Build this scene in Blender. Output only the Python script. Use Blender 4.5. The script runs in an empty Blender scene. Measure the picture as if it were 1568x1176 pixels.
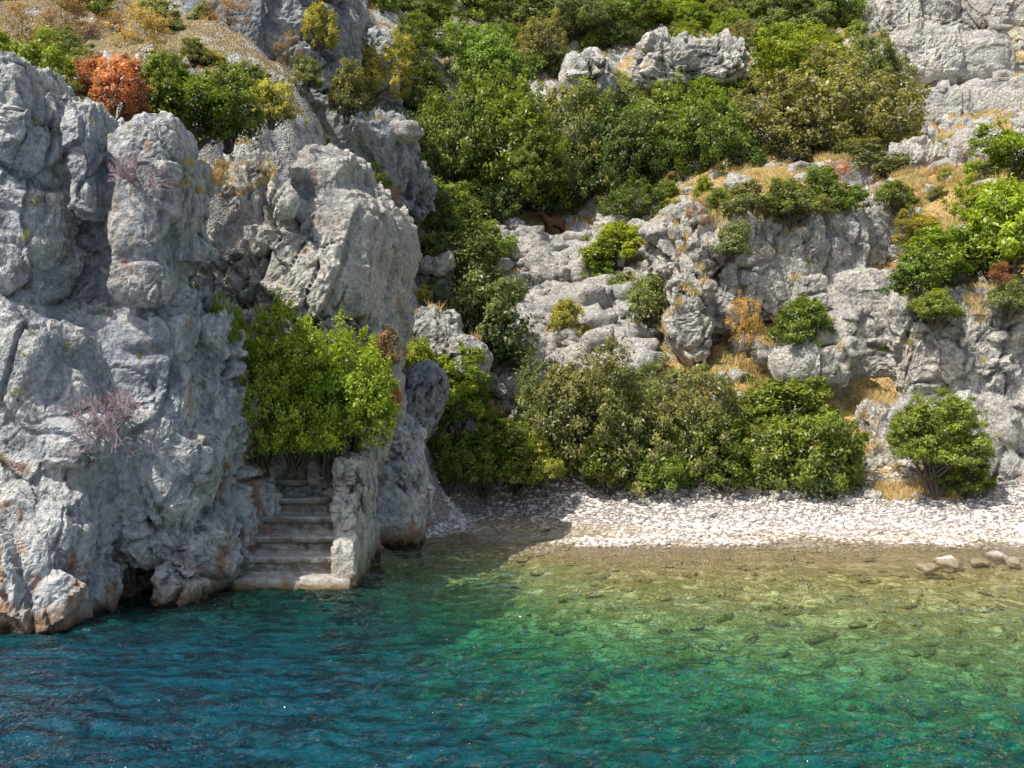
import bpy, math, random
import numpy as np
from mathutils import Vector, Matrix
random.seed(7); RNG=np.random.default_rng(7)
scene=bpy.context.scene
EYE=Vector((0,0,3.1)); F=1681.0
def sv(px,py,d):
    """survey bearing + distance -> world metres"""
    return Vector(((px-784)/F*d, d, 3.1+(588-py)/F*d))

# ------------------------------------------------------------ numpy noise
def _h(ix,iy,iz,s):
    n=(ix.astype(np.int64)*374761393+iy.astype(np.int64)*668265263+iz.astype(np.int64)*1440662683+s*974634777)&0xffffffff
    n=((n^(n>>13))*1274126177)&0xffffffff
    n=((n^(n>>15))*2246822519)&0xffffffff
    n=n^(n>>16)
    return (n&0xffffff)/float(0xffffff)
def vnoise(p,s=0):
    i=np.floor(p).astype(np.int64); f=p-i; u=f*f*f*(f*(f*6-15)+10)
    r=0
    for a in (0,1):
        wa=u[:,0] if a else 1-u[:,0]
        for b in (0,1):
            wb=u[:,1] if b else 1-u[:,1]
            for c in (0,1):
                wc=u[:,2] if c else 1-u[:,2]
                r=r+wa*wb*wc*_h(i[:,0]+a,i[:,1]+b,i[:,2]+c,s)
    return r*2-1
def fbm(p,o=4,s=0,g=0.5):
    r=0;a=1;t=0
    for k in range(o):
        r=r+a*vnoise(p*(2.03**k)+k*7.3,s+k); t+=a; a*=g
    return r/t
def ridged(p,o=4,s=0,g=.5):
    r=0;a=1;t=0
    for k in range(o):
        r=r+a*(1-2.6*np.abs(vnoise(p*(2.1**k)+k*5.1,s+k))); t+=a; a*=g
    return r/t
def worley(p,s=0):
    i=np.floor(p).astype(np.int64); f=p-i
    F1=np.full(len(p),9.0);F2=F1.copy();I=np.zeros(len(p))
    for a in (-1,0,1):
        for b in (-1,0,1):
            for c in (-1,0,1):
                X=i[:,0]+a;Y=i[:,1]+b;Z=i[:,2]+c
                h1=_h(X,Y,Z,s);h2=_h(X,Y,Z,s+11);h3=_h(X,Y,Z,s+23)
                d=np.sqrt((a+h1-f[:,0])**2+(b+h2-f[:,1])**2+(c+h3-f[:,2])**2)
                m=d<F1
                F2=np.where(m,F1,np.minimum(F2,d)); I=np.where(m,_h(X,Y,Z,s+37),I); F1=np.where(m,d,F1)
    return F1,F2,I
def sstep(a,b,x):
    t=np.clip((x-a)/(b-a),0,1); return t*t*(3-2*t)
def rock_disp(p,amp=1.0,sc=1.0,seed=0,rough=1.0,smooth=()):
    q=p/sc
    w=np.stack([vnoise(q*0.9+3,seed+1),vnoise(q*0.9+19,seed+2),vnoise(q*0.9+41,seed+3)],1)
    w2=np.stack([vnoise(q*3+3,seed+4),vnoise(q*3+19,seed+5),vnoise(q*3+41,seed+6)],1)
    q1=q+0.35*w
    A1,A2,AI=worley(q1*np.array([.8,.8,.6]),seed+10)
    B1,B2,BI=worley((q1+0.10*w2)*np.array([2.0,2.0,1.5]),seed+20)
    C1,C2,CI=worley((q1+0.12*w2)*np.array([5.4,5.4,3.8]),seed+30)
    bl1=sstep(0,.07,A2-A1); bl2=sstep(0,.09,B2-B1); bl3=sstep(0,.20,C2-C1)
    rd=ridged(q*np.array([1.9,1.9,1.2])+.3*w2,4,seed+50,.55)
    fl=ridged(q*np.array([4.2,4.2,.8]),2,seed+60)
    pit=sstep(.34,.05,C1)
    t=(q[:,2]*1.4+q[:,0]*.35+.55*w[:,0]+.12*w2[:,1]); fr=t-np.floor(t); lay=fr-sstep(.93,1.0,fr)
    sel=sstep(-.20,.18,fbm(q*.35+9,3,seed+70))
    for c,r in smooth:
        sel=sel*sstep(r*.6,r*1.2,np.linalg.norm((p-np.array(c))*np.array([1,.5,1]),axis=1)+.35*vnoise(p*2,5))
    d=0.28*fbm(q*.45,3,seed+80)+(0.32*(AI-.5)*bl1+0.14*(bl1-1))*(.5+.5*sel)+.13*(lay-.4)*(.3+.7*sel)
    fine=0.26*(BI-.5)*bl2+0.11*(bl2-1)+0.07*(CI-.5)*bl3+0.045*(bl3-1)+0.12*rd+0.05*fl-.05*pit
    d=d+fine*(0.22+0.78*sel)*rough
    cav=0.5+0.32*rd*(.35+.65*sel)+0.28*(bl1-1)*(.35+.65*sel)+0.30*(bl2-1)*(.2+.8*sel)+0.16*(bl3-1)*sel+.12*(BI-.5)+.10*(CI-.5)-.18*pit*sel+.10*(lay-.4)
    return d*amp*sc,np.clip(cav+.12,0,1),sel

# ------------------------------------------------------------ materials
class N:
    def __init__(s,name):
        s.m=bpy.data.materials.new(name); s.m.use_nodes=True; s.t=s.m.node_tree; s.t.nodes.clear()
        s.out=s.n('ShaderNodeOutputMaterial')
    def n(s,ty,ins=None,**kw):
        nd=s.t.nodes.new(ty)
        for k,v in kw.items(): setattr(nd,k,v)
        if ins:
            for k,v in ins.items():
                if isinstance(v,bpy.types.NodeSocket): s.t.links.new(v,nd.inputs[k])
                else: nd.inputs[k].default_value=v
        return nd
    def pos(s): return s.n('ShaderNodeNewGeometry').outputs['Position']
    def noise(s,vec,scale,detail=6,rough=.6,dist=0,col=False):
        x=s.n('ShaderNodeTexNoise',{'Vector':vec,'Scale':scale,'Detail':detail,'Roughness':rough,'Distortion':dist})
        return x.outputs['Color' if col else 'Fac']
    def vor(s,vec,scale,out='Distance',feature='F1'):
        x=s.n('ShaderNodeTexVoronoi',{'Vector':vec,'Scale':scale},feature=feature); return x.outputs[out]
    def mapv(s,vec,sc):
        return s.n('ShaderNodeVectorMath',{0:vec,1:sc},operation='MULTIPLY').outputs[0]
    def rng(s,v,a,b,c=0.,d=1.):
        return s.n('ShaderNodeMapRange',{0:v,1:a,2:b,3:c,4:d}).outputs[0]
    def math(s,op,a,b=0.0):
        return s.n('ShaderNodeMath',{0:a,1:b},operation=op).outputs[0]
    def mix(s,f,a,b,bt='MIX'):
        x=s.n('ShaderNodeMix',data_type='RGBA',blend_type=bt)
        for i,v in ((0,f),(6,a),(7,b)):
            if isinstance(v,bpy.types.NodeSocket): s.t.links.new(v,x.inputs[i])
            else: x.inputs[i].default_value=(v if i==0 else (*v,1))
        return x.outputs[2]
    def attr(s,name,o='Fac'): return s.n('ShaderNodeAttribute',attribute_name=name).outputs[o]
    def bump(s,h,st,dist=0.05,nrm=None):
        ins={'Height':h,'Strength':st,'Distance':dist}
        if nrm: ins['Normal']=nrm
        return s.n('ShaderNodeBump',ins).outputs[0]
    def sep(s,v): return s.n('ShaderNodeSeparateXYZ',{0:v}).outputs

def rock_material(name,tint=(1,1,1),light=1.0,stain=1.0,blue=1.0):
    g=N(name); P=g.pos(); xyz=g.sep(P)
    big=g.noise(P,.55,3,.6,.4); med=g.noise(P,2.4,7,.73,.3); fine=g.noise(P,13,4,.78)
    c=g.mix(g.rng(med,.35,.58),(.25,.255,.27),(.76,.75,.72))
    c=g.mix(g.rng(big,.42,.56,0,.65*blue),c,(.38,.44,.53))
    streak=g.noise(g.mapv(P,(2.6,2.6,.28)),1.0,4,.65,.3)
    c=g.mix(g.rng(streak,.52,.62,0,.6),c,(.20,.23,.28))
    c=g.mix(g.rng(g.noise(g.mapv(P,(3.1,3.1,.22)),1.3,4,.6),.55,.63,0,.75),c,(.80,.82,.84))
    c=g.mix(g.rng(g.noise(g.mapv(P,(3.4,3.4,.25)),.8,4,.6),.61,.69,0,.5*stain),c,(.50,.33,.21))
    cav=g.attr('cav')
    c=g.mix(g.rng(cav,.54,.78,0,.95),c,(.90,.89,.85))  # raised crests painted whiter, highlights put into the colour
    c=g.mix(g.rng(fine,.40,.54,.5,0.),c,(.14,.14,.145))
    low=g.rng(xyz[2],1.2,2.6,.6,0); c=g.mix(g.math('MULTIPLY',low,g.rng(med,.44,.56,0,1)),c,(.90,.89,.86))
    c=g.mix(g.rng(cav,.12,.38,.9,0),c,(.05,.046,.04))  # crevices painted dark: dirt plus shade put into the colour
    st=g.noise(g.mapv(P,(1.5,1.5,.9)),1.1,5,.7,.6)
    zl=g.rng(xyz[2],.1,2.6,.10*stain,0.)
    c=g.mix(g.rng(g.math('ADD',st,zl),.605,.67,0,.8*stain),c,(.50,.23,.10))
    c=g.mix(g.rng(g.noise(P,3.3,4,.7),.60,.70,0,.45),c,(.45,.40,.25))
    zz=g.math('ADD',xyz[2],g.rng(g.noise(P,3,4),0,1,-.3,.3))
    c=g.mix(g.rng(zz,.10,.45,.8,0),c,(.30,.19,.10)); c=g.mix(g.rng(zz,-.02,.14,1,0),c,(.035,.03,.02))
    c=g.mix(1.0,c,tuple(t*light for t in tint),'MULTIPLY')
    h=g.math('ADD',g.math('MULTIPLY',med,.9),g.math('MULTIPLY',fine,.5))
    h=g.math('ADD',h,g.math('MULTIPLY',g.vor(P,8),.35))
    b=g.bump(h,1.0,.22)
    bs=g.n('ShaderNodeBsdfPrincipled',{'Base Color':c,'Roughness':.9,'Specular IOR Level':.2,'Normal':b})
    g.t.links.new(bs.outputs[0],g.out.inputs[0]); return g.m
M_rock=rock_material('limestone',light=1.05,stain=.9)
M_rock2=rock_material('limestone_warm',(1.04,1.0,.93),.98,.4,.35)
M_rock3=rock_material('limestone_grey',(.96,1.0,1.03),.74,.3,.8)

def step_material():
    g=N('weathered_step_stone'); P=g.pos(); z=g.sep(P)[2]
    n=g.noise(P,6,7,.75); c=g.mix(g.rng(n,.38,.62),(.18,.165,.15),(.55,.52,.46))
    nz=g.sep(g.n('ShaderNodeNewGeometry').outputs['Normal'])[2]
    c=g.mix(g.rng(nz,.1,.5,0,.9),c,g.mix(g.rng(n,.36,.58),(.50,.48,.43),(.92,.90,.84)))  # upward treads painted lighter than risers, light put into the colour
    c=g.mix(g.rng(g.noise(P,2.5,6,.7),.52,.62,0,.5),c,(.44,.29,.16))
    c=g.mix(g.rng(z,.05,.17,1,0),c,(.30,.19,.08)); c=g.mix(g.rng(z,-.05,.06,1,0),c,(.03,.026,.018))
    b=g.bump(g.noise(P,12,6,.78),1,.10)
    bs=g.n('ShaderNodeBsdfPrincipled',{'Base Color':c,'Roughness':.9,'Normal':b}); g.t.links.new(bs.outputs[0],g.out.inputs[0]); return g.m
M_step=step_material()

def terrain_material():
    g=N('hillside_and_seabed'); P=g.pos(); s=g.sep(P); geo=g.n('ShaderNodeNewGeometry'); nz=g.sep(geo.outputs['Normal'])[2]
    med=g.noise(P,2.2,6,.72); fine=g.noise(P,12,4,.74)
    rock=g.mix(g.rng(med,.36,.58),(.20,.20,.20),(.74,.72,.68))
    rock=g.mix(g.rng(g.attr('cav'),.15,.42,.85,0),rock,(.045,.04,.03))  # hillside cracks get the same painted shade and dirt
    rock=g.mix(g.rng(fine,.40,.54,.4,0),rock,(.14,.14,.13))
    soil=g.mix(g.rng(fine,.38,.6),(.28,.18,.08),(.72,.50,.21))
    soil=g.mix(g.rng(g.noise(P,1.1,5,.6),.49,.57,0,.7),soil,(.17,.17,.06))
    west=g.rng(s[0],-3.5,-1.0,.02,0.); 
    wsoil=g.mix(g.rng(fine,.38,.6),(.15,.12,.07),(.36,.30,.18)); soil=g.mix(g.rng(s[0],-4,-2,.85,0),soil,wsoil)
    east=g.math('MULTIPLY',g.rng(s[0],1.0,4.0,0,.2),g.rng(s[1],35,40,1,0))
    c=g.mix(g.rng(g.math('ADD',g.math('ADD',g.math('ADD',nz,west),east),g.rng(g.noise(P,.8,4),0,1,-.4,.4)),.60,.72),rock,soil)
    peb=g.n('ShaderNodeTexVoronoi',{'Vector':P,'Scale':20.0}); pc=g.n('ShaderNodeSeparateColor',{0:peb.outputs['Color']}).outputs[0]
    pb=g.mix(pc,(.42,.36,.32),(.82,.75,.69)); pb=g.mix(g.rng(peb.outputs['Distance'],.35,.6,0,.8),pb,(.17,.14,.12))
    beach=g.rng(g.math('ADD',s[2],g.rng(med,0,1,-.25,.25)),.85,1.05,1,0)
    c=g.mix(beach,c,pb)
    wp=g.n('ShaderNodeVectorMath',{0:P,1:g.mapv(g.noise(P,2.0,3,.5,0,True),(.9,.9,0))},operation='ADD').outputs[0]
    sb=g.n('ShaderNodeTexVoronoi',{'Vector':wp,'Scale':4.6}); sc=g.n('ShaderNodeSeparateColor',{0:sb.outputs['Color']}).outputs[0]
    st=g.mix(sc,(.44,.35,.12),(.94,.84,.46)); st=g.mix(g.rng(sb.outputs['Distance'],.38,.72,0,.55),st,(.22,.17,.05))
    st=g.mix(g.rng(g.noise(P,1.4,5,.72),.52,.59,0,.65),st,(.26,.26,.07))
    wet=g.rng(s[2],-.02,.06,1,0); c=g.mix(wet,c,g.mix(.5,pb,(.5,.38,.2)))
    c=g.mix(g.rng(s[2],-.30,-.03,1,0),c,st)
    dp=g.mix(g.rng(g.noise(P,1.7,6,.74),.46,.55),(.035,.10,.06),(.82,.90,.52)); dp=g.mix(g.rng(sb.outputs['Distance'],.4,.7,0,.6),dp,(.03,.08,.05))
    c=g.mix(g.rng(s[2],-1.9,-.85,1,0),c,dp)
    h=g.math('ADD',g.math('MULTIPLY',fine,.7),g.math('MULTIPLY',g.rng(peb.outputs['Distance'],0,.6,1,0),.5))
    b=g.bump(h,1,.09)
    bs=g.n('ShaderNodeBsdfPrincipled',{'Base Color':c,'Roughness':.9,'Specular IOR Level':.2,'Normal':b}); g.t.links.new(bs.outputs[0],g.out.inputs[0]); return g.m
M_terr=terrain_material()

def leaf_material():
    g=N('foliage'); oi=g.n('ShaderNodeObjectInfo'); lv=g.attr('lv')
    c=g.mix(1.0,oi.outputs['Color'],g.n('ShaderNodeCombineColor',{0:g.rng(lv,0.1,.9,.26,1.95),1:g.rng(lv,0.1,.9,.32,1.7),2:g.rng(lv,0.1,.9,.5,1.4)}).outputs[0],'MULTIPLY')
    d=g.n('ShaderNodeBsdfPrincipled',{'Base Color':c,'Roughness':.40,'Specular IOR Level':.5})
    c2=g.mix(1.0,c,(1.4,1.4,.6),'MULTIPLY')
    t=g.n('ShaderNodeBsdfTranslucent',{'Color':c2})
    mx=g.n('ShaderNodeMixShader',{0:.38,1:d.outputs[0],2:t.outputs[0]}); g.t.links.new(mx.outputs[0],g.out.inputs[0]); return g.m
M_leaf=leaf_material()
def simple(name,a,b,scale=6,rough=.85,bump=.5):
    g=N(name); P=g.n('ShaderNodeTexCoord').outputs['Object']; n=g.noise(P,scale,5,.65)
    bs=g.n('ShaderNodeBsdfPrincipled',{'Base Color':g.mix(g.rng(n,.3,.7),a,b),'Roughness':rough,'Normal':g.bump(n,bump,.03)})
    g.t.links.new(bs.outputs[0],g.out.inputs[0]); return g.m
M_bark=simple('bark',(.05,.038,.028),(.14,.11,.085),12)
M_twig=simple('dry_twig',(.28,.19,.21),(.55,.43,.46),12)
M_grass=simple('dry_grass_blades',(.40,.27,.09),(.80,.62,.27),.6)
M_goat=simple('goat_coat',(.035,.016,.010),(.13,.05,.025),5)
M_horn=simple('goat_horn',(.08,.07,.06),(.16,.14,.12),9)
M_wood=simple('weathered_wood',(.5,.47,.43),(.75,.72,.65),9)
def pebble_mat():
    g=N('pebbles'); a=g.attr('pv'); P=g.pos()
    c=g.mix(g.rng(a,0,.6),(.34,.32,.31),(.90,.84,.79)); c=g.mix(g.rng(a,.84,.98,0,.65),c,(.56,.40,.31))
    c=g.mix(g.rng(g.sep(P)[2],-.02,.07,.6,0),c,(.36,.27,.14))
    c=g.mix(g.rng(g.noise(P,25,4),.4,.7,0,.3),c,(.34,.32,.31))
    bs=g.n('ShaderNodeBsdfPrincipled',{'Base Color':c,'Roughness':.8}); g.t.links.new(bs.outputs[0],g.out.inputs[0]); return g.m
M_peb=pebble_mat()

# ------------------------------------------------------------ mesh helpers
def mesh_np(name,verts,faces,mats=(),smooth=False):
    me=bpy.data.meshes.new(name); verts=np.asarray(verts,np.float32); faces=np.asarray(faces,np.int32)
    me.vertices.add(len(verts)); me.vertices.foreach_set('co',verts.ravel())
    k=faces.shape[1]; me.loops.add(faces.size); me.loops.foreach_set('vertex_index',faces.ravel())
    me.polygons.add(len(faces)); me.polygons.foreach_set('loop_start',np.arange(0,faces.size,k,dtype=np.int32))
    try: me.polygons.foreach_set('loop_total',np.full(len(faces),k,np.int32))
    except Exception: pass
    me.update(calc_edges=True); me.validate()
    for m in mats: me.materials.append(m)
    if smooth: me.polygons.foreach_set('use_smooth',np.ones(len(me.polygons),bool))
    return me
def obj(name,me,parent=None):
    o=bpy.data.objects.new(name,me); scene.collection.objects.link(o)
    if parent: o.parent=parent
    return o
def setattr_f(me,name,vals,dom='POINT'):
    a=me.attributes.new(name,'FLOAT',dom); a.data.foreach_set('value',np.asarray(vals,np.float32))
def ico(sub):
    import bmesh
    bm=bmesh.new(); bmesh.ops.create_icosphere(bm,subdivisions=sub,radius=1)
    v=np.array([x.co[:] for x in bm.verts]); f=np.array([[q.index for q in x.verts] for x in bm.faces]); bm.free(); return v,f
ICO4=ico(4); ICO1=ico(1); ICO2=ico(2); ICO3=ico(3)
def superell(c,r,n=3,rotz=0,rotx=0,roty=0):
    v,f=ICO4; s=(np.abs(v)**n).sum(1)**(-1/n); p=v*s[:,None]*np.array(r)
    R=np.array(Matrix.Rotation(rotz,3,'Z')@Matrix.Rotation(roty,3,'Y')@Matrix.Rotation(rotx,3,'X'))
    return p@R.T+np.array(c),f
def box(x0,x1,y0,y1,z0,z1):
    return superell(((x0+x1)/2,(y0+y1)/2,(z0+z1)/2),((x1-x0)/2,(y1-y0)/2,(z1-z0)/2),16)
def B(px0,px1,py0,py1,d,th,n=3,rotz=0,roty=0,rotx=0):
    """rock mass between surveyed bearings; py1 None = foot below water"""
    a=sv(px0,py0,d);b=sv(px1,py0,d); zt=a.z; zb=-2.5 if py1 is None else sv(px0,py1,d).z
    return superell(((a.x+b.x)/2,d+th/2,(zt+zb)/2),((b.x-a.x)/2,th/2,(zt-zb)/2),n,math.radians(rotz),math.radians(rotx),math.radians(roty))
def build_rock(name,parts,voxel,amp,sc=1.0,seed=0,mat=M_rock,parent=None,smooth_it=3,up=.12,rough=1.0,smooth=()):
    V=[];Fs=[];o=0
    for v,f in parts: V.append(v);Fs.append(f+o);o+=len(v)
    me=mesh_np(name+'_src',np.concatenate(V),np.concatenate(Fs)); ob=obj(name+'_tmp',me)
    m=ob.modifiers.new('r','REMESH'); m.mode='VOXEL'; m.voxel_size=voxel
    if smooth_it: s=ob.modifiers.new('s','SMOOTH'); s.iterations=smooth_it; s.factor=.5
    dg=bpy.context.evaluated_depsgraph_get(); dg.update()
    r=bpy.data.meshes.new_from_object(ob.evaluated_get(dg)); bpy.data.objects.remove(ob); bpy.data.meshes.remove(me)
    n=len(r.vertices); co=np.empty(n*3,np.float32); r.vertices.foreach_get('co',co); co=co.reshape(-1,3).astype(float)
    nr=np.empty(n*3,np.float32); r.vertex_normals.foreach_get('vector',nr); nr=nr.reshape(-1,3)
    q=co/sc; A1,A2,AI=worley(q*.75+3.3,seed+5)
    co=co+nr*((.30*sc*amp*(.45-A1))[:,None])
    d,cav,sel=rock_disp(co,amp,sc,seed,rough,smooth)
    co=co+nr*d[:,None]
    if up: co[:,2]+=up*amp*sc*np.clip(cav-.5,0,.5)*sstep(0,.6,nr[:,2])*3
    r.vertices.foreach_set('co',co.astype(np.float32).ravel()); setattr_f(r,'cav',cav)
    r.materials.clear(); r.materials.append(mat); r.name=name
    r.polygons.foreach_set('use_smooth',np.zeros(len(r.polygons),bool)); r.update()
    print(name,n)
    return obj(name,r,parent)

# ------------------------------------------------------------ terrain
pts=[(-2,21.6,0),(1,21.5,0),(4,21.5,0),(8,21.5,0),(11,21.2,0),(16,20.5,0),(25,19,0),(40,17,0),
(-1.5,25.3,.75),(1,26,.78),(4,26,.78),(8,26,.78),(11,25.4,.7),(16,25,.8),
(-2,19.5,-.9),(1,19,-.38),(4,19,-.30),(8,19,-.26),(12,18.5,-.25),(1,16,-.95),(5,16,-.66),(9,16,-.58),(14,15,-.55),
(-3,15,-2.5),(1,12.5,-2.1),(5,12.5,-1.45),(9,12.5,-1.25),(-4,12,-4.0),(-6,10,-5.2),(0,9,-3.4),(5,9,-2.5),(9,9,-2.2),(0,4,-5),
(0,-10,-8),(40,-10,-8),(-40,-10,-9),(-20,8,-7),(30,8,-3),(0,-100,-25),(120,-60,-20),(-120,-60,-20),
(-4,18.5,-.3),(-4,20.5,1.5),(-8,17,1),(-8,20,5.5),(-12,18,5),(-12,14.5,-1),(-20,16,2),(-20,22,11),(-40,16,3),(-60,40,35),
(0,100,52),(-50,90,52),(60,90,50),(0,170,85),(120,170,80),(-120,170,80),(60,40,16),(40,28,5),(40,60,30),(-30,50,33)]
for a in [(300,190,21.5),(100,150,21.5),(450,175,24.5),(560,310,27),(600,430,26),(600,560,24.5),(620,690,23.5),
 (400,60,29),(200,20,28),(400,-60,37),(0,0,26),(-200,50,24),(100,-80,36),
 (700,600,27.5),(700,500,30),(650,400,32),(620,330,34),(760,560,29),(830,520,32),(850,440,36),(850,372,39.5),(780,400,37),(920,400,38),(920,480,33),
 (1150,575,28.5),(1080,510,31),(1300,450,30.5),(1350,610,27.6),(1500,620,27.6),(1500,450,30),(1500,300,33),(1560,220,38),(1450,270,40),
 (1200,310,34.5),(1050,310,36.5),(1000,430,34),(1700,400,29),(1900,300,32),(1000,560,30),(900,620,28),(1250,600,28),
 (1400,200,45),(1450,60,52),(1560,-50,58),(1200,100,49),(1000,150,48),(1000,0,58),(800,180,47),(800,-50,62),(650,200,42),(600,50,45),(1100,230,42),(500,-40,48),(560,180,35)]:
    p=sv(*a); pts.append((p.x,p.y,p.z))
pts=np.array(pts,float)
def phi(d): return -np.sqrt(d*d+.3)
A=phi(np.linalg.norm(pts[:,None,:2]-pts[None,:,:2],axis=2)); n=len(pts)
A=np.block([[A,np.ones((n,1))],[np.ones((1,n)),np.zeros((1,1))]]); W=np.linalg.solve(A,np.append(pts[:,2],0))
def height(x,y):
    r=np.full(len(x),W[-1])
    for k in range(n): r+=W[k]*phi(np.hypot(x-pts[k,0],y-pts[k,1]))
    return r
def axis(a,b,step,lo,hi):
    c=list(np.arange(a,b,step)); s=step; v=b
    while v<hi: c.append(v); s*=1.14; v+=s
    s=step; v=a-step; pre=[]
    while v>lo: pre.append(v); s*=1.14; v-=s
    return np.array(pre[::-1]+c)
xs=axis(-14,19,.11,-260,260); ys=axis(8,56,.11,-200,260)
X,Y=np.meshgrid(xs,ys); x=X.ravel();y=Y.ravel(); z=height(x,y)
P=np.stack([x,y,z],1); landm=sstep(.8,2.2,z)
sea=sstep(-.1,-.6,z)
q=P*np.array([.25,.25,0])
z=z+landm*(.9*fbm(q*1.4,4,5))+sea*.16*fbm(P*np.array([1.1,1.1,0]),4,9)+(1-landm)*(1-sea)*.05*fbm(P*np.array([1.5,1.5,0]),3,9)
far=sstep(60,90,y)+sstep(25,40,np.abs(x)); z=z+np.clip(far,0,1)*landm*3*fbm(q*.3,4,8)
P=np.stack([x,y,z],1)
d,cav,sel=rock_disp(P,1.0,1.4,3,.95)
z2=z+landm*np.clip(d,-.6,.9)*.95
nx,ny=len(xs),len(ys); idx=np.arange(nx*ny).reshape(ny,nx)
fc=np.stack([idx[:-1,:-1],idx[:-1,1:],idx[1:,1:],idx[1:,:-1]],-1).reshape(-1,4)
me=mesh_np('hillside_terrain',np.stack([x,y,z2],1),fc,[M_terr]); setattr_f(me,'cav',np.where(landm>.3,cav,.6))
obj('hillside_terrain',me); print('terrain',len(x))

# ------------------------------------------------------------ cliffs
left=[B(-900,110,430,None,13.9,7,7),B(-300,150,440,None,14.6,5,6),B(60,300,430,880,15.1,4,4.5),B(235,345,460,None,15.9,3.5,4,roty=4),B(100,300,600,None,16.6,3,4),
 B(240,372,700,None,16.5,3,4),B(-900,68,85,480,14.2,5,5),B(-60,32,72,300,14.5,2,4),
 B(84,146,140,330,14.6,1.6,4),B(154,258,168,470,14.8,2.2,5,roty=3),B(0,250,270,520,15.5,2.0,5),B(-300,235,220,700,16.6,2,4),
 B(-120,110,740,None,13.6,2,4),B(150,330,655,760,15.2,2,4),B(235,300,790,None,15.3,1.5,4),B(-50,150,640,720,14.1,2,4)]
w0=sv(100,520,14.2); w1=sv(215,330,14.9); w2_=sv(30,220,14.3)
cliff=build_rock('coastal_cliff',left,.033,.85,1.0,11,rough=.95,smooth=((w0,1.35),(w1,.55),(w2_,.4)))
mid=[B(268,470,300,None,19.0,5,5),B(300,600,235,640,18.8,5,3.4,roty=12),B(405,530,190,420,19.2,4,4,roty=20),B(350,430,225,400,20.8,3,4),B(408,455,235,330,18.5,1,5,roty=8),
 B(250,420,245,400,21.2,3,4),B(400,545,600,None,18.4,3,4),B(330,440,560,760,18.3,2,3),B(440,590,480,740,19.6,3,3.5)]
build_rock('rocky_headland',mid,.042,.8,1.25,31,rough=.8,smooth=((sv(570,430,18.8),.7),(sv(330,360,19),.5),(sv(470,230,19.5),.8)),mat=M_rock2)
build_rock('rock_pillar',[B(540,632,645,None,20.9,2.4,5,roty=3),B(590,650,680,None,21.2,1.8,5),B(540,600,600,760,22.0,2,3)],.045,.7,.75,41,rough=.9)
build_rock('leaning_boulder',[B(600,662,560,700,22.6,1.8,3,roty=25)],.05,.45,.9,43,rough=.6,mat=M_rock3)
ul=[B(505,600,165,330,27,3,5),B(455,560,140,250,26,3,4,roty=20),B(360,470,95,260,25,4,4,roty=15),B(240,420,-60,120,27.5,5,6,roty=8),B(400,510,-60,130,28,4,5,roty=8),B(600,650,250,340,29,2,3,roty=30),B(230,400,170,260,23.5,3,4),
 B(30,240,30,160,26,4,4,roty=10),B(-120,120,-40,90,27.5,4,4),B(500,590,60,150,34,4,4,roty=10),B(200,330,80,190,24.5,3,4,roty=10)]
build_rock('upper_crag',ul,.07,.85,1.5,51,rough=.85,smooth=((sv(350,50,28),1.6),(sv(550,230,27),.8)),mat=M_rock3)
rt=[B(1022,1150,330,525,29.5,4,3.5,roty=-6),B(1100,1270,318,500,30,4,4.4),B(1030,1100,400,540,29,3,4)]
build_rock('limestone_outcrop',rt,.05,.75,1.2,61,M_rock2,rough=.9)
build_rock('limestone_outcrop.001',[B(1245,1350,300,480,30.5,4,4),B(1310,1420,285,440,31.2,4,4),B(1270,1400,400,520,29.5,3,3.5),B(1220,1268,425,470,28.8,.8,10)],.05,.7,1.2,67,M_rock2,rough=.85)
build_rock('limestone_outcrop.002',[B(1195,1320,520,605,27.2,2.2,3.2),B(1260,1400,470,600,28,3,4),B(1370,1500,450,640,27.2,3,4),B(1445,1760,435,700,26.2,5,5),
  B(1325,1460,610,None,26.2,3,5),B(1430,1800,600,None,25.6,4,6)],.05,.75,1.25,71,M_rock2,rough=.85,smooth=((sv(1400,690,26),.8),(sv(1520,660,25.7),.9)))
build_rock('ravine_boulder',[B(608,705,470,560,25.5,2,3,roty=15),B(675,752,515,582,25.2,2,3,roty=20),B(620,700,400,500,29,2,3)],.06,.5,1.0,77,M_rock2,rough=.7)
fr=[B(1385,1560,35,130,47,4,4),B(1400,1500,120,215,45,4,5),B(1490,1640,110,215,45,4,5),B(1360,1470,220,295,37.0,3,4),B(1480,1700,-60,60,52,5,4),
 B(985,1165,45,130,45,4,4,roty=-4),B(865,935,85,150,43,3,4),B(1330,1480,-60,60,52,4,4),B(1150,1250,200,290,40,3,3),B(1250,1350,235,300,36,2,4),B(1480,1600,200,260,40,3,4)]
build_rock('hilltop_crag',fr,.085,.8,1.9,81,M_rock2,rough=.75)

# ------------------------------------------------------------ steps
stp=bpy.data.objects.new('stone_steps',None); scene.collection.objects.link(stp)
bx=[box(-4.25,-2.36,16.35,19,-2,.2)]
for i in range(1,8):
    xr=-2.62 if i<4 else (-2.95 if i<5 else -3.35)
    bx.append(box(-4.3-.02*i,xr,16.48+.33*i,19.2,-1,.2+.265*i-.05)); bx.append(box(-4.3-.02*i,xr-.01,16.38+.33*i,19.2,.2+.265*i-.10,.2+.265*i))
o=build_rock('treads',bx,.02,.08,.5,91,M_step,stp,1,0)
wl=[box(-2.70,-2.36,16.62,19,-1.5,.75),box(-2.74,-2.40,16.95,19,-1,1.35),box(-2.80,-2.36,17.3,19.3,-1,1.95),box(-3.4,-2.55,18.1,19.3,0,1.9),box(-3.2,-2.75,17.95,18.5,0,1.5)]
build_rock('parapet',wl,.026,.38,.6,95,M_rock2,stp,2,rough=.9)

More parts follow.
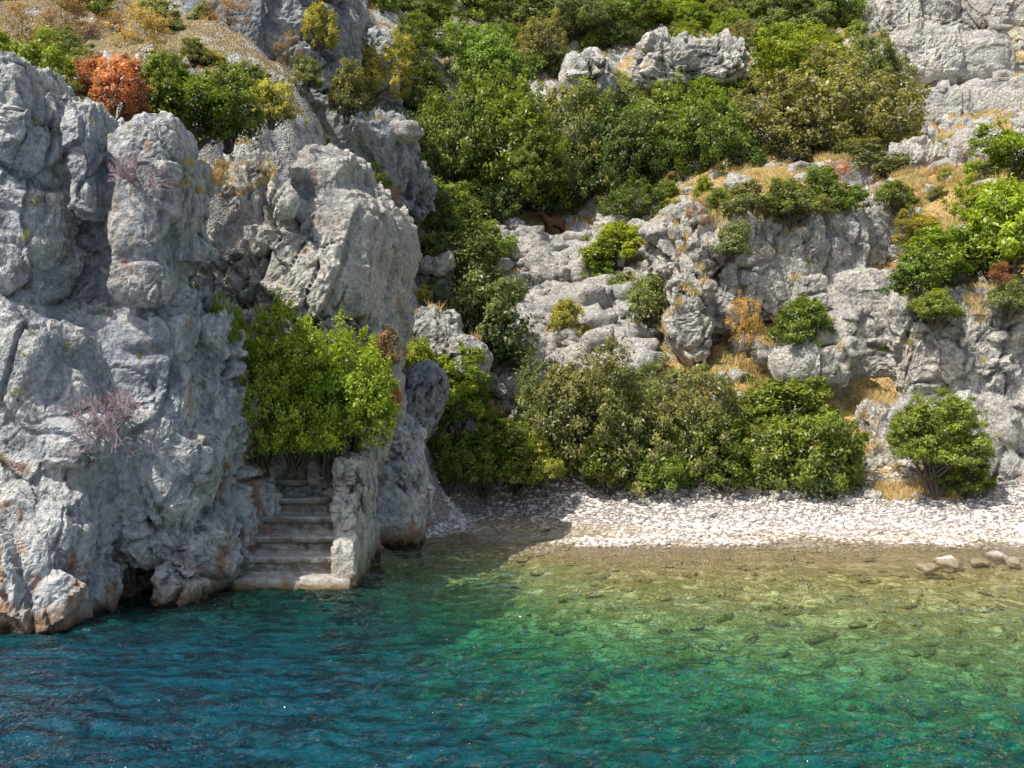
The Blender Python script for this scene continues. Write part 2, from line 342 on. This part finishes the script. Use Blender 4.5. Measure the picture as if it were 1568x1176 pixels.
# ------------------------------------------------------------ scatter boulders
bpy.context.view_layer.update(); dg=bpy.context.evaluated_depsgraph_get()
def ray(px,py,nm=False):
    d=(sv(px,py,10)-EYE).normalized()
    ok,l,nn,_,ob,_=scene.ray_cast(dg,EYE,d); 
    return ((l,nn) if nm else l) if ok else None
def drop(x,y):
    ok,l,nn,_,ob,_=scene.ray_cast(dg,Vector((x,y,120)),Vector((0,0,-1))); return (l,nn,ob.name) if ok else None
def stones(name,lst,base,mat,amp=.25,seed=0):
    V=[];Fs=[];C=[];o=0; v,f=base
    vs=[vnoise(v*1.7+k*3.1,seed) for k in range(40)]; vt=[vnoise(v*4+k*3.1,seed) for k in range(40)]
    for k,(c,r) in enumerate(lst):
        R=np.array(Matrix.Rotation(random.random()*6.28,3,'Z')@Matrix.Rotation(random.gauss(0,.35),3,'X'))
        nn=random.choice((2.5,3.5,5)); s=(np.abs(v)**nn).sum(1)**(-1/nn); j=random.randrange(40)
        p=(v*s[:,None]*np.array(r))@R.T
        p=p*(1+amp*vs[j][:,None]+amp*.5*vt[(j*7)%40][:,None])
        V.append(p+np.array(c)); Fs.append(f+o); o+=len(v); C.append(np.full(len(v),random.random()))
    me=mesh_np(name,np.concatenate(V),np.concatenate(Fs),[mat]); setattr_f(me,'pv',np.concatenate(C)); setattr_f(me,'cav',np.full(o,.62)); return obj(name,me)
L=[]
for k in range(620):
    y_=random.uniform(28,39.5); x_=random.gauss(1.9,1.5)+.4*math.sin(y_)
    q=drop(x_,y_)
    if q:
        s=random.uniform(.07,.3)*random.choice((1,1,1,2.1)); L.append(((q[0].x,q[0].y,q[0].z+s*.2),(s*random.uniform(.9,1.5),s,s*random.uniform(.55,.95))))
for k in range(520):
    y_=random.uniform(27,60); x_=random.uniform(-.1*y_,.5*y_)
    q=drop(x_,y_)
    if q and q[1].z>.5: s=random.uniform(.1,.4); L.append(((q[0].x,q[0].y,q[0].z+s*.1),(s*1.3,s,s*.75)))
for k in range(50):
    q=drop(random.uniform(4,12),random.uniform(25,26.6))
    if q: s=random.uniform(.06,.18); L.append(((q[0].x,q[0].y,q[0].z+s*.2),(s*1.3,s,s*.75)))
stones('boulder_field',L,ICO3,M_rock2,.4,5)
Lp=[]
for k in range(24000):
    x_=random.uniform(-2.6,14); y_=random.uniform(20.9,26.3)
    z_=drop(x_,y_)
    if z_ and z_[0].z<1.1:
        s=.015+.042*random.random()**3.2; Lp.append(((x_,y_,z_[0].z+s*.2),(s*1.4,s,s*.6)))
stones('beach_pebbles',Lp,ICO1,M_peb,.2,6)
Ls=[]
for k in range(700):
    y_=random.uniform(9.5,21.3); x_=random.uniform(-.15*y_-1,.5*y_+1.5); z_=drop(x_,y_)
    if z_ and z_[0].z<-.1 and z_[2].startswith('hill'):
        s=min(random.uniform(.04,.18),-z_[0].z*.4); Ls.append(((x_,y_,z_[0].z+s*.05),(s*1.5,s*1.1,s*.45)))
stones('seabed_stones',Ls,ICO2,M_terr,.25,9)
Ls=[]
for (px,py,s) in [(1530,862,.17),(1548,868,.14),(1450,872,.13),(1500,868,.1),(1420,885,.12),(1330,860,.07),(1090,790,.10),(1200,775,.1),(835,815,.08),(830,742,.11),(700,757,.07)]:
    l=ray(px,py)
    if l: Ls.append(((l.x,l.y,max(l.z,-.09)+s*.05),(s*1.6,s,s*.5)))
stones('shore_rock',Ls,ICO3,M_peb,.35,8)

# ------------------------------------------------------------ vegetation meshes
def tube(pl,rl,k=5):
    V=[];Fs=[]
    for i,p in enumerate(pl):
        t=(pl[min(i+1,len(pl)-1)]-pl[max(i-1,0)]).normalized(); a=t.orthogonal().normalized(); b=t.cross(a)
        for j in range(k):
            an=6.283*j/k; V.append((p+(a*math.cos(an)+b*math.sin(an))*rl[i])[:])
    for i in range(len(pl)-1):
        for j in range(k): Fs.append((i*k+j,i*k+(j+1)%k,(i+1)*k+(j+1)%k,(i+1)*k+j))
    return V,Fs
def make_foliage(name,seed,nclump,nl,leaf,nlobe=9,trunk=.05,width=.5,crad=.17,low=0.0,nbr=14):
    rg=np.random.default_rng(seed); rr=random.Random(seed)
    lc=[];lr=[]
    for i in range(nlobe):
        a=rg.uniform(0,6.283); z=rg.uniform(.05+low,1.05); r=rg.uniform(.15,.78 if z<.6 else .5)
        lc.append((r*math.cos(a),r*math.sin(a),z)); lr.append(rg.uniform(.22,.46))
    lc=np.array(lc);lr=np.array(lr); C=[]
    while len(C)<nclump:
        i=rg.integers(nlobe); d=rg.normal(size=3); d/=np.linalg.norm(d); 
        if d[2]<-.8: continue
        p=lc[i]+d*lr[i]*rg.uniform(.8,1.25); p[2]=abs(p[2])
        dd=np.linalg.norm(lc-p,axis=1)/lr
        if dd.min()<.78: continue
        C.append(p)
    C=np.array(C); cen=np.array([0,0,.5])
    cid=rg.integers(nclump,size=nl); cr=rg.uniform(.5,1.35,nclump)*crad
    g=rg.normal(size=(nl,3)); g/=np.linalg.norm(g,axis=1)[:,None]; rad=rg.uniform(0,1,nl)**.5
    spray=rg.random(nl)<.14; rad=np.where(spray,rad*1.7,rad)
    pos=C[cid]+g*(rad*cr[cid])[:,None]*np.array([1,1,.85])
    ni=int(nl*.13); k=rg.integers(nlobe,size=ni); g2=rg.normal(size=(ni,3)); g2/=np.linalg.norm(g2,axis=1)[:,None]
    pos[:ni]=lc[k]+g2*(lr[k]*rg.uniform(.2,.95,ni))[:,None]
    out=pos-cen; out/=np.linalg.norm(out,axis=1)[:,None]
    nrm=out*.5+g*.45+np.array([0,0,.5])+rg.normal(size=(nl,3))*.55; nrm/=np.linalg.norm(nrm,axis=1)[:,None]
    t=np.cross(nrm,rg.normal(size=(nl,3))); t/=np.linalg.norm(t,axis=1)[:,None]; b=np.cross(nrm,t)
    s=leaf*rg.uniform(.6,1.35,nl)[:,None]
    V=np.stack([pos-t*s*.5, pos+b*s*width*.5+nrm*s*.1, pos+t*s*.5-nrm*s*.12, pos-b*s*width*.5+nrm*s*.1],1).reshape(-1,3)
    Fc=np.arange(nl*4).reshape(-1,4)
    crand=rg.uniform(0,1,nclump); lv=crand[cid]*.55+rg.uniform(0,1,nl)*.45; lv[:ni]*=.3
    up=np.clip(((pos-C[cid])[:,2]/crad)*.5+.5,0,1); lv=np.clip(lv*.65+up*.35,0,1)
    lo=V.min(0);hi=V.max(0); c0=(lo+hi)/2; 
    S=np.array([2/(hi[0]-lo[0]),2/(hi[1]-lo[1]),1.5/(hi[2]-lo[2])]); O=np.array([c0[0],c0[1],lo[2]])
    V=(V-O)*S; Cn=(C-O)*S
    BV=[];BF=[];o=len(V)
    for j in range(nbr):
        e=Vector(Cn[rr.randrange(nclump)]); b0=Vector((rr.gauss(0,.05),rr.gauss(0,.05),-.12))
        m1=b0.lerp(e,.35)+Vector((rr.gauss(0,.06),rr.gauss(0,.06),.08)); m2=b0.lerp(e,.7)+Vector((rr.gauss(0,.05),rr.gauss(0,.05),.06))
        v,f=tube([b0,m1,m2,e],[trunk*.8,trunk*.45,trunk*.22,trunk*.08]); f=[tuple(a+o for a in q) for q in f]; BV+=v;BF+=f;o+=len(v)
    V=np.concatenate([V,np.array(BV)]); nf=len(Fc); Fc=np.concatenate([Fc,np.array(BF)])
    me=mesh_np(name,V,Fc,[M_leaf,M_bark]); mi=np.zeros(len(Fc),np.int32); mi[nf:]=1
    me.polygons.foreach_set('material_index',mi[:len(me.polygons)]); a=np.zeros(len(Fc)); a[:nl]=lv; setattr_f(me,'lv',a[:len(me.polygons)],'FACE'); return me
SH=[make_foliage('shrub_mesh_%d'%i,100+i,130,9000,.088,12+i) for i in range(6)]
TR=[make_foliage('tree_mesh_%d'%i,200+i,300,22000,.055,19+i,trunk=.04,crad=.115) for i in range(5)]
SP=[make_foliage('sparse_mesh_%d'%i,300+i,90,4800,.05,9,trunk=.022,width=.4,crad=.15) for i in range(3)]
BRI=(.28,.37,.04);MID=(.185,.26,.045);DRK=(.115,.17,.035);OLV=(.225,.26,.095);YEL=(.38,.39,.08);ORG=(.50,.22,.12);DRY=(.52,.38,.14);BRN=(.33,.21,.11)
def jit(c,a=.2):
    k=1+random.uniform(-a,a); return (c[0]*k*(1+random.uniform(-a,a)*.6),c[1]*k,c[2]*k,1)
def plant(name,meshes,c,w,h,col,parent=None):
    o=obj(name,random.choice(meshes),parent); o.location=c; o.scale=(w/2,w/2*random.uniform(.85,1.1),h/1.5); o.rotation_euler=(random.gauss(0,.06),random.gauss(0,.06),random.uniform(0,6.28)); o.color=jit(col); return o
def bush(name,px,py,wp,hp,col,d=None,m=SH,parent=None,sink=.1):
    base=sv(px,py,d); h=hp/F*d*1.12+.1; base.z-=sink*h
    return plant(name,m,base,wp/F*d*1.08,h,col,parent)

for a in [('carob_bush',400,690,150,190,BRI,17.4),('carob_bush',500,685,190,205,BRI,17.7),('carob_bush',425,610,200,165,BRI,17.5),('carob_bush',450,690,150,150,BRI,17.6),
 ('carob_bush',545,660,140,150,BRI,18.0),('carob_bush',345,575,80,120,BRI,16.9),('carob_bush',375,680,80,90,MID,17.2),
 ('mastic_bush',285,215,190,130,MID,18.9),('mastic_bush',350,210,130,110,MID,19.4),('mastic_bush',230,200,110,95,MID,18.6),
 ('spurge_bush',175,180,115,90,ORG,17.6),('spurge_bush',135,150,80,60,ORG,18.4),('mastic_bush',50,165,150,120,BRI,17.8),('mastic_bush',95,185,80,70,MID,17.2),('mastic_bush',-20,110,120,80,BRI,17.8),
 ('mastic_bush',415,185,70,60,YEL,22),('dry_shrub',600,640,40,60,ORG,18.3),('dry_shrub',590,560,50,60,BRN,18.7),('dry_shrub',350,605,40,50,BRN,17.0),
 ('olive_shrub',685,742,110,95,MID,24.9),('mastic_bush',700,650,150,130,BRI,25.5),('mastic_bush',640,600,70,80,BRI,25.2),
 ('olive_shrub',740,738,110,110,MID,25.4),('dry_shrub',830,735,80,60,YEL,25.1),('mastic_bush',790,738,100,90,MID,25.3),
 ('olive_tree',885,738,210,220,OLV,26.4),('olive_tree',830,710,150,165,OLV,26.8),('olive_tree',960,738,180,180,OLV,26.2),
 ('olive_tree',1060,742,190,180,OLV,26.2),('olive_tree',1010,660,170,115,OLV,27.6),('mastic_bush',1000,745,130,100,MID,25.8),('mastic_bush',1110,748,120,110,MID,25.6),('mastic_bush',930,745,120,90,MID,25.6),
 ('mastic_bush',1210,665,160,90,MID,27.2),('mastic_bush',1200,752,120,120,MID,25.7),('mastic_bush',1270,755,130,130,MID,25.4)]:
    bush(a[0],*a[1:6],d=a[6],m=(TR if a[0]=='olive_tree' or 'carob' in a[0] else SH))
bush('carob_tree',1432,715,150,112,MID,25.0,TR,sink=.03); bush('carob_tree',1485,755,90,55,MID,25.0,SH); bush('carob_tree',1395,690,80,60,MID,25.1,SH,sink=0)
V=[];Fs=[];o=0
for j in range(7):
    b0=sv(1425+j*5,760,24.9); e=sv(1380+j*18,660,25.1); m1=b0.lerp(e,.5)+Vector((random.gauss(0,.08),random.gauss(0,.1),.05))
    v,f=tube([b0,m1,e],[.045,.03,.012],6); V+=v;Fs+=[tuple(a+o for a in q) for q in f];o+=len(v)
obj('carob_trunk',mesh_np('carob_trunk',V,Fs,[M_bark],True))
for a in [(690,470,180,110,OLV,30),(745,560,160,150,OLV,28.3),(650,430,110,90,MID,30),(660,350,110,60,DRK,32),(700,400,120,90,MID,33),(755,395,80,60,MID,35),(680,350,110,80,MID,35),
 (955,400,125,60,BRI,35),(920,430,80,45,MID,35),(872,515,65,55,YEL,30.5),(990,505,95,85,OLV,31),(950,460,80,40,OLV,33),(1145,530,75,85,DRY,28.4),(1230,530,105,75,MID,27.6),
 (1150,335,120,60,OLV,30.4),(1215,335,130,65,OLV,30.2),(1270,330,110,80,MID,31),(1100,340,80,50,MID,31),(1065,345,50,40,BRN,29.6),(1120,390,60,50,OLV,29.4),
 (1440,425,140,80,BRI,27.3),(1530,425,160,90,BRI,27.3),(1410,450,110,70,MID,26.8),(1550,400,150,130,BRI,26.8),(1500,340,110,80,BRI,30),(1540,270,120,90,BRI,33),(1405,375,80,60,YEL,29.5),(1370,320,70,40,MID,31),
 (1430,490,90,55,MID,26.0),(1540,480,70,60,OLV,26),(1530,430,45,25,ORG,25.7),(1280,270,50,22,ORG,33),(1330,270,120,60,OLV,37),
 (35,75,110,70,BRN,22.5),(210,85,110,75,DRY,23.5),(160,60,70,50,BRN,24),(90,50,90,60,BRN,24),(490,70,60,60,YEL,27),(560,150,100,90,YEL,31),(530,170,80,80,OLV,25.5),(300,100,60,40,OLV,23.5),(350,30,70,40,BRN,26),(470,130,50,40,OLV,25),
 (120,110,90,50,OLV,23),(250,130,80,50,OLV,22.5),(320,150,80,45,BRN,23),(250,50,70,50,OLV,25.5),(130,30,100,60,MID,26),(390,150,70,50,OLV,24),(440,90,50,40,BRN,25)]:
    bush('hillside_bush',a[0],a[1],a[2],a[3],a[4],a[5],SP if a[4] in (DRY,ORG,BRN) else SH)
for a in [(680,290,170,190,MID,39),(770,310,200,210,MID,40),(850,325,150,140,DRK,41.5),(870,300,190,180,OLV,42),(960,320,160,170,DRK,41),(1020,250,170,150,MID,42),(940,200,130,100,OLV,45),
 (1100,270,180,145,MID,40),(1180,260,230,150,OLV,41),(1290,240,230,190,OLV,40),(1340,180,130,130,OLV,43),(1240,130,200,100,BRI,46),(1090,195,140,80,MID,46),(760,180,200,150,MID,46),(640,190,130,130,DRK,44),(700,110,160,100,DRK,50),(820,120,130,100,OLV,50),(590,140,110,100,YEL,40),(740,340,130,90,DRK,39),(980,340,120,70,DRK,39),(810,290,120,90,MID,39.5),
 (620,70,140,110,DRK,50),(700,50,150,120,MID,53),(790,60,150,110,DRK,54),(870,55,150,90,OLV,53),(950,50,140,90,MID,54),(1040,45,130,80,BRI,55),(1110,40,130,80,MID,56),(1200,60,150,90,OLV,54),(1290,50,150,80,MID,55),(560,40,110,90,MID,46)]:
    bush('wild_olive_tree',a[0],a[1],a[2],a[3],a[4],a[5],TR)

par=bpy.data.objects.new('hillside_maquis',None); scene.collection.objects.link(par)
cnt=0
for k in range(2300):
    y_=random.uniform(22.5,68); x_=random.uniform(-.55*y_,.55*y_)
    if y_<27 and x_>-3: continue
    if y_<24: 
        if x_>-4.5: continue
    if 28<y_<41 and -.3<x_<5.2: continue
    q=drop(x_,y_)
    if not q: continue
    l,nn,on=q
    u=x_/y_
    pr=.50 if on.startswith('hillside') else .07
    if y_<40 and x_>5: pr*=.45
    if y_<40 and x_<-3: pr*=.6
    if u>.33 and y_>38: pr*=.3
    if .1<u<.24 and 43<y_<50: pr*=.2
    if .04<u<.10 and 40<y_<46: pr*=.3
    if -.42<u<-.12 and y_<34: pr*=.4
    if random.random()>pr: continue
    w=random.uniform(.6,1.8) if y_<38 else random.uniform(.9,2.7)
    h=w*random.uniform(.6,.9)
    if u>.1 and y_<40: w*=.6;h*=.6
    c=random.choices([MID,DRK,OLV,BRI,YEL,BRN,DRY,ORG],[6,3,8,4.5,1.2,.5,.3,.1])[0]
    if u<-.15 and random.random()<.35: c=random.choice((BRN,DRY,OLV,OLV,YEL)); w*=.7;h*=.7
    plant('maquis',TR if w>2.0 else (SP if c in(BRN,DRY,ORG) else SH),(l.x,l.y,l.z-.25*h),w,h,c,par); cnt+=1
print('maquis',cnt)
rg=np.random.default_rng(5)
GV=[]
def tuft(l,s,nb=46):
    a=rg.uniform(0,6.28,nb);r=rg.uniform(0,.6,nb)*s; b0=np.stack([r*np.cos(a),r*np.sin(a),np.full(nb,-.1*s)],1)+np.array(l)
    an=rg.uniform(0,6.28,nb); sd=np.stack([np.cos(an),np.sin(an),0*an],1)*.03*s; tp=b0+np.stack([rg.normal(size=nb)*.35*s,rg.normal(size=nb)*.35*s,rg.uniform(.4,1,nb)*s],1)
    GV.append(np.stack([b0-sd,b0+sd,tp+sd*.2,tp-sd*.2],1).reshape(-1,3))
for k in range(5600):
    if k%4: x_=random.uniform(1.0,14);y_=random.uniform(26,37)
    else: y_=random.uniform(26,55); x_=random.uniform(-.4*y_,.5*y_)
    q=drop(x_,y_)
    if not q or q[1].z<.5 or q[0].z<.85: continue
    if vnoise(np.array([[x_*.7,y_*.7,.5]]),3)[0]<-.1: continue
    tuft(q[0],random.uniform(.12,.34))
for k in range(260):
    q=ray(random.uniform(255,420),random.uniform(250,300),True)
    if q and q[1].z>.2 and q[0].y<23: tuft(q[0],random.uniform(.08,.18))
for k in range(60):
    q=ray(random.uniform(1340,1480),random.uniform(745,765),True)
    if q: tuft(q[0],random.uniform(.15,.35))
GV=np.concatenate(GV); obj('dry_grass',mesh_np('dry_grass',GV,np.arange(len(GV)).reshape(-1,4),[M_grass]))

# small cushions of green in the rock crevices
cr=bpy.data.objects.new('crevice_plants',None); scene.collection.objects.link(cr)
for k in range(260):
    q=ray(random.uniform(0,600),random.uniform(180,800),True) if k%2 else ray(random.uniform(1000,1568),random.uniform(300,720),True)
    if not q or q[0].z<.7 or q[1].z<.15: continue
    s=random.uniform(.10,.24)*(1 if k%2 else 1.5); plant('tuft',SP,q[0]-Vector((0,0,.05)),s,s*.8,random.choice((OLV,MID,YEL,OLV)),cr)

def bare(name,px,py,size,seed):
    l=ray(px,py); 
    if not l: return
    rr=random.Random(seed); V=[];Fs=[];off=[0]
    def grow(p,d,ln,r,lev):
        q=p+d*ln; m=p.lerp(q,.5)+Vector([rr.gauss(0,.06)*ln for _ in range(3)])
        v,f=tube([p,m,q],[r,r*.8,r*.6],4); V.extend(v);Fs.extend([tuple(a+off[0] for a in g) for g in f]);off[0]+=len(v)
        if lev>0:
            for _ in range(rr.choice((3,3,4))): grow(q if rr.random()<.6 else m,(d+Vector([rr.gauss(0,.55) for _ in range(3)])+Vector((0,-.05,.1))).normalized(),ln*rr.uniform(.6,.9),r*.68,lev-1)
    for _ in range(4): grow(Vector((0,0,0)),Vector((rr.gauss(0,.5),-.6,rr.uniform(.3,1))).normalized(),size*.33,.014,4)
    o=obj(name,mesh_np(name,V,Fs,[M_twig])); o.location=l
bare('bare_shrub',165,680,.85,1); bare('bare_shrub',215,290,.6,2); bare('bare_shrub',190,640,.5,3)

def goat():
    l=ray(850,372)
    E=bpy.data.objects.new('goat',None); scene.collection.objects.link(E)
    pv=[((0,0,.62),.17),((.28,0,.63),.17),((-.28,0,.66),.15),((-.42,0,.80),.10),((-.50,0,.95),.085),((-.60,0,.97),.07),((-.72,0,.90),.045),
        ((-.30,.10,.42),.065),((-.32,.10,.22),.035),((-.31,.10,.02),.03),((-.24,-.10,.42),.065),((-.24,-.10,.22),.035),((-.23,-.10,.02),.03),
        ((.30,.10,.44),.09),((.38,.10,.24),.035),((.34,.10,.02),.03),((.26,-.10,.44),.09),((.33,-.10,.24),.035),((.29,-.10,.02),.03),
        ((.40,0,.70),.05),((.47,0,.76),.025),((-.52,.10,1.0),.03),((-.53,.17,.96),.012),((-.52,-.10,1.0),.03),((-.53,-.17,.96),.012)]
    ed=[(0,1),(0,2),(2,3),(3,4),(4,5),(5,6),(2,7),(7,8),(8,9),(2,10),(10,11),(11,12),(1,13),(13,14),(14,15),(1,16),(16,17),(17,18),(1,19),(19,20),(4,21),(21,22),(4,23),(23,24)]
    me=bpy.data.meshes.new('body'); me.from_pydata([p for p,_ in pv],ed,[]); o=obj('body',me,E); me.materials.append(M_goat)
    m=o.modifiers.new('skin','SKIN'); 
    for i,(_,r) in enumerate(pv): me.skin_vertices[0].data[i].radius=(r,r)
    me.skin_vertices[0].data[0].use_root=True
    s=o.modifiers.new('sub','SUBSURF'); s.levels=2; s.render_levels=2
    for sy in (-1,1):
        P=[Vector((-.50,.04*sy,1.03)),Vector((-.46,.07*sy,1.16)),Vector((-.38,.10*sy,1.24)),Vector((-.28,.12*sy,1.25))]
        v,f=tube(P,[.026,.022,.015,.004],6); obj('horn',mesh_np('horn',v,f,[M_horn],True),E)
    E.location=l+Vector((0,.1,.0)); g=drop(E.location.x,E.location.y)
    if g and abs(g[0].z-l.z)<1: E.location.z=g[0].z
    E.rotation_euler=(0,0,math.radians(25))
goat()
l=ray(1078,562)
if l:
    v,f=tube([l+Vector((0,0,-.1)),l+Vector((.01,0,.45)),l+Vector((0,.01,.9))],[.05,.045,.04],8)
    v2,f2=tube([l+Vector((-.12,-.05,.72)),l+Vector((.0,-.055,.73)),l+Vector((.12,-.05,.72))],[.03,.03,.03],6)
    f=f+[tuple(a+len(v) for a in q) for q in f2]; obj('wooden_post',mesh_np('wooden_post',v+v2,f,[M_wood]))

# ------------------------------------------------------------ water
xs=axis(-12,15,.05,-300,300); ys=axis(6,22.6,.04,-300,23.2)
X,Y=np.meshgrid(xs,ys); x=X.ravel();y=Y.ravel(); dep=np.clip(-height(x,y),0,30)
P=np.stack([x,y,0*x],1)
core=(1-sstep(20,40,np.abs(x)))*sstep(-20,0,y); damp=sstep(-.1,.8,dep)*.6+.4
wq=P+.3*np.stack([vnoise(P*.8,31),vnoise(P*.8,32),0*x],1)
gust=.75+.5*fbm(P*np.array([.25,.5,1]),2,77)
z=core*damp*gust*(.045*fbm(wq*np.array([.9,1.5,1])+5,2,1)+.060*fbm(wq*np.array([1.9,4.2,1]),2,4)+.032*ridged(wq*np.array([4.0,8.5,1]),2,14))
nx,ny=len(xs),len(ys); idx=np.arange(nx*ny).reshape(ny,nx)
fc=np.stack([idx[:-1,:-1],idx[:-1,1:],idx[1:,1:],idx[1:,:-1]],-1).reshape(-1,4)
g=N('sea_water'); Pn=g.pos(); dp=g.attr('depth')
n2=g.noise(g.mapv(Pn,(1.3,2.8,1)),9,3,.6,.4); bmp=g.bump(n2,.9,.07)
mot=g.noise(g.mapv(Pn,(1,2.4,1)),1.7,5,.74,.8)
body=g.mix(g.rng(dp,.6,1.9),(.06,.08,.012),(.004,.12,.08)); body=g.mix(g.rng(dp,1.9,3.6),body,(.0,.085,.135))
body=g.mix(g.rng(mot,.43,.58,.92,0),body,(.0,.012,.022))
dif=g.n('ShaderNodeBsdfDiffuse',{'Color':body,'Normal':bmp})
tin=g.mix(g.rng(dp,.3,2.3),(.99,.985,.94),(.18,.84,.64)); tin=g.mix(g.rng(dp,2.1,3.8),tin,(.015,.38,.52)); tr=g.n('ShaderNodeBsdfTransparent',{'Color':tin})
m1=g.n('ShaderNodeMixShader',{0:g.rng(dp,.8,3.6,.0,.70),1:tr.outputs[0],2:dif.outputs[0]})
gl=g.n('ShaderNodeBsdfGlossy',{'Color':(1,1,1,1),'Roughness':.03,'Normal':bmp}); fr_=g.n('ShaderNodeFresnel',{'IOR':1.33,'Normal':bmp})
m2=g.n('ShaderNodeMixShader',{0:fr_.outputs[0],1:m1.outputs[0],2:gl.outputs[0]}); g.t.links.new(m2.outputs[0],g.out.inputs[0])
me=mesh_np('sea_water',np.stack([x,y,z],1),fc,[g.m],True); setattr_f(me,'depth',dep); obj('sea_water',me)

# ------------------------------------------------------------ light, sky, camera
S=Vector((-.43,-.38,.82)).normalized()
w=bpy.data.worlds.new('World'); scene.world=w; w.use_nodes=True; nt=w.node_tree
sk=nt.nodes.new('ShaderNodeTexSky'); sk.sky_type='NISHITA'; sk.sun_disc=False; sk.sun_elevation=math.asin(S.z); sk.sun_rotation=math.atan2(S.x,S.y); sk.dust_density=3.0
bg=nt.nodes['Background']; nt.links.new(sk.outputs[0],bg.inputs[0]); bg.inputs[1].default_value=.15
sd=bpy.data.lights.new('sun','SUN'); sd.energy=5; sd.angle=math.radians(.5); sd.color=(1,.95,.86)
so=bpy.data.objects.new('sun',sd); scene.collection.objects.link(so); so.rotation_euler=S.to_track_quat('Z','Y').to_euler(); so.location=(-20,0,40)
cd=bpy.data.cameras.new('camera'); cd.sensor_width=36; cd.lens=18/math.tan(math.radians(25)); cd.clip_end=1000
co=bpy.data.objects.new('camera',cd); scene.collection.objects.link(co); co.location=EYE; co.rotation_euler=(math.radians(90),0,0); scene.camera=co
scene.view_settings.view_transform='Standard'; scene.view_settings.look='None'; scene.view_settings.exposure=0
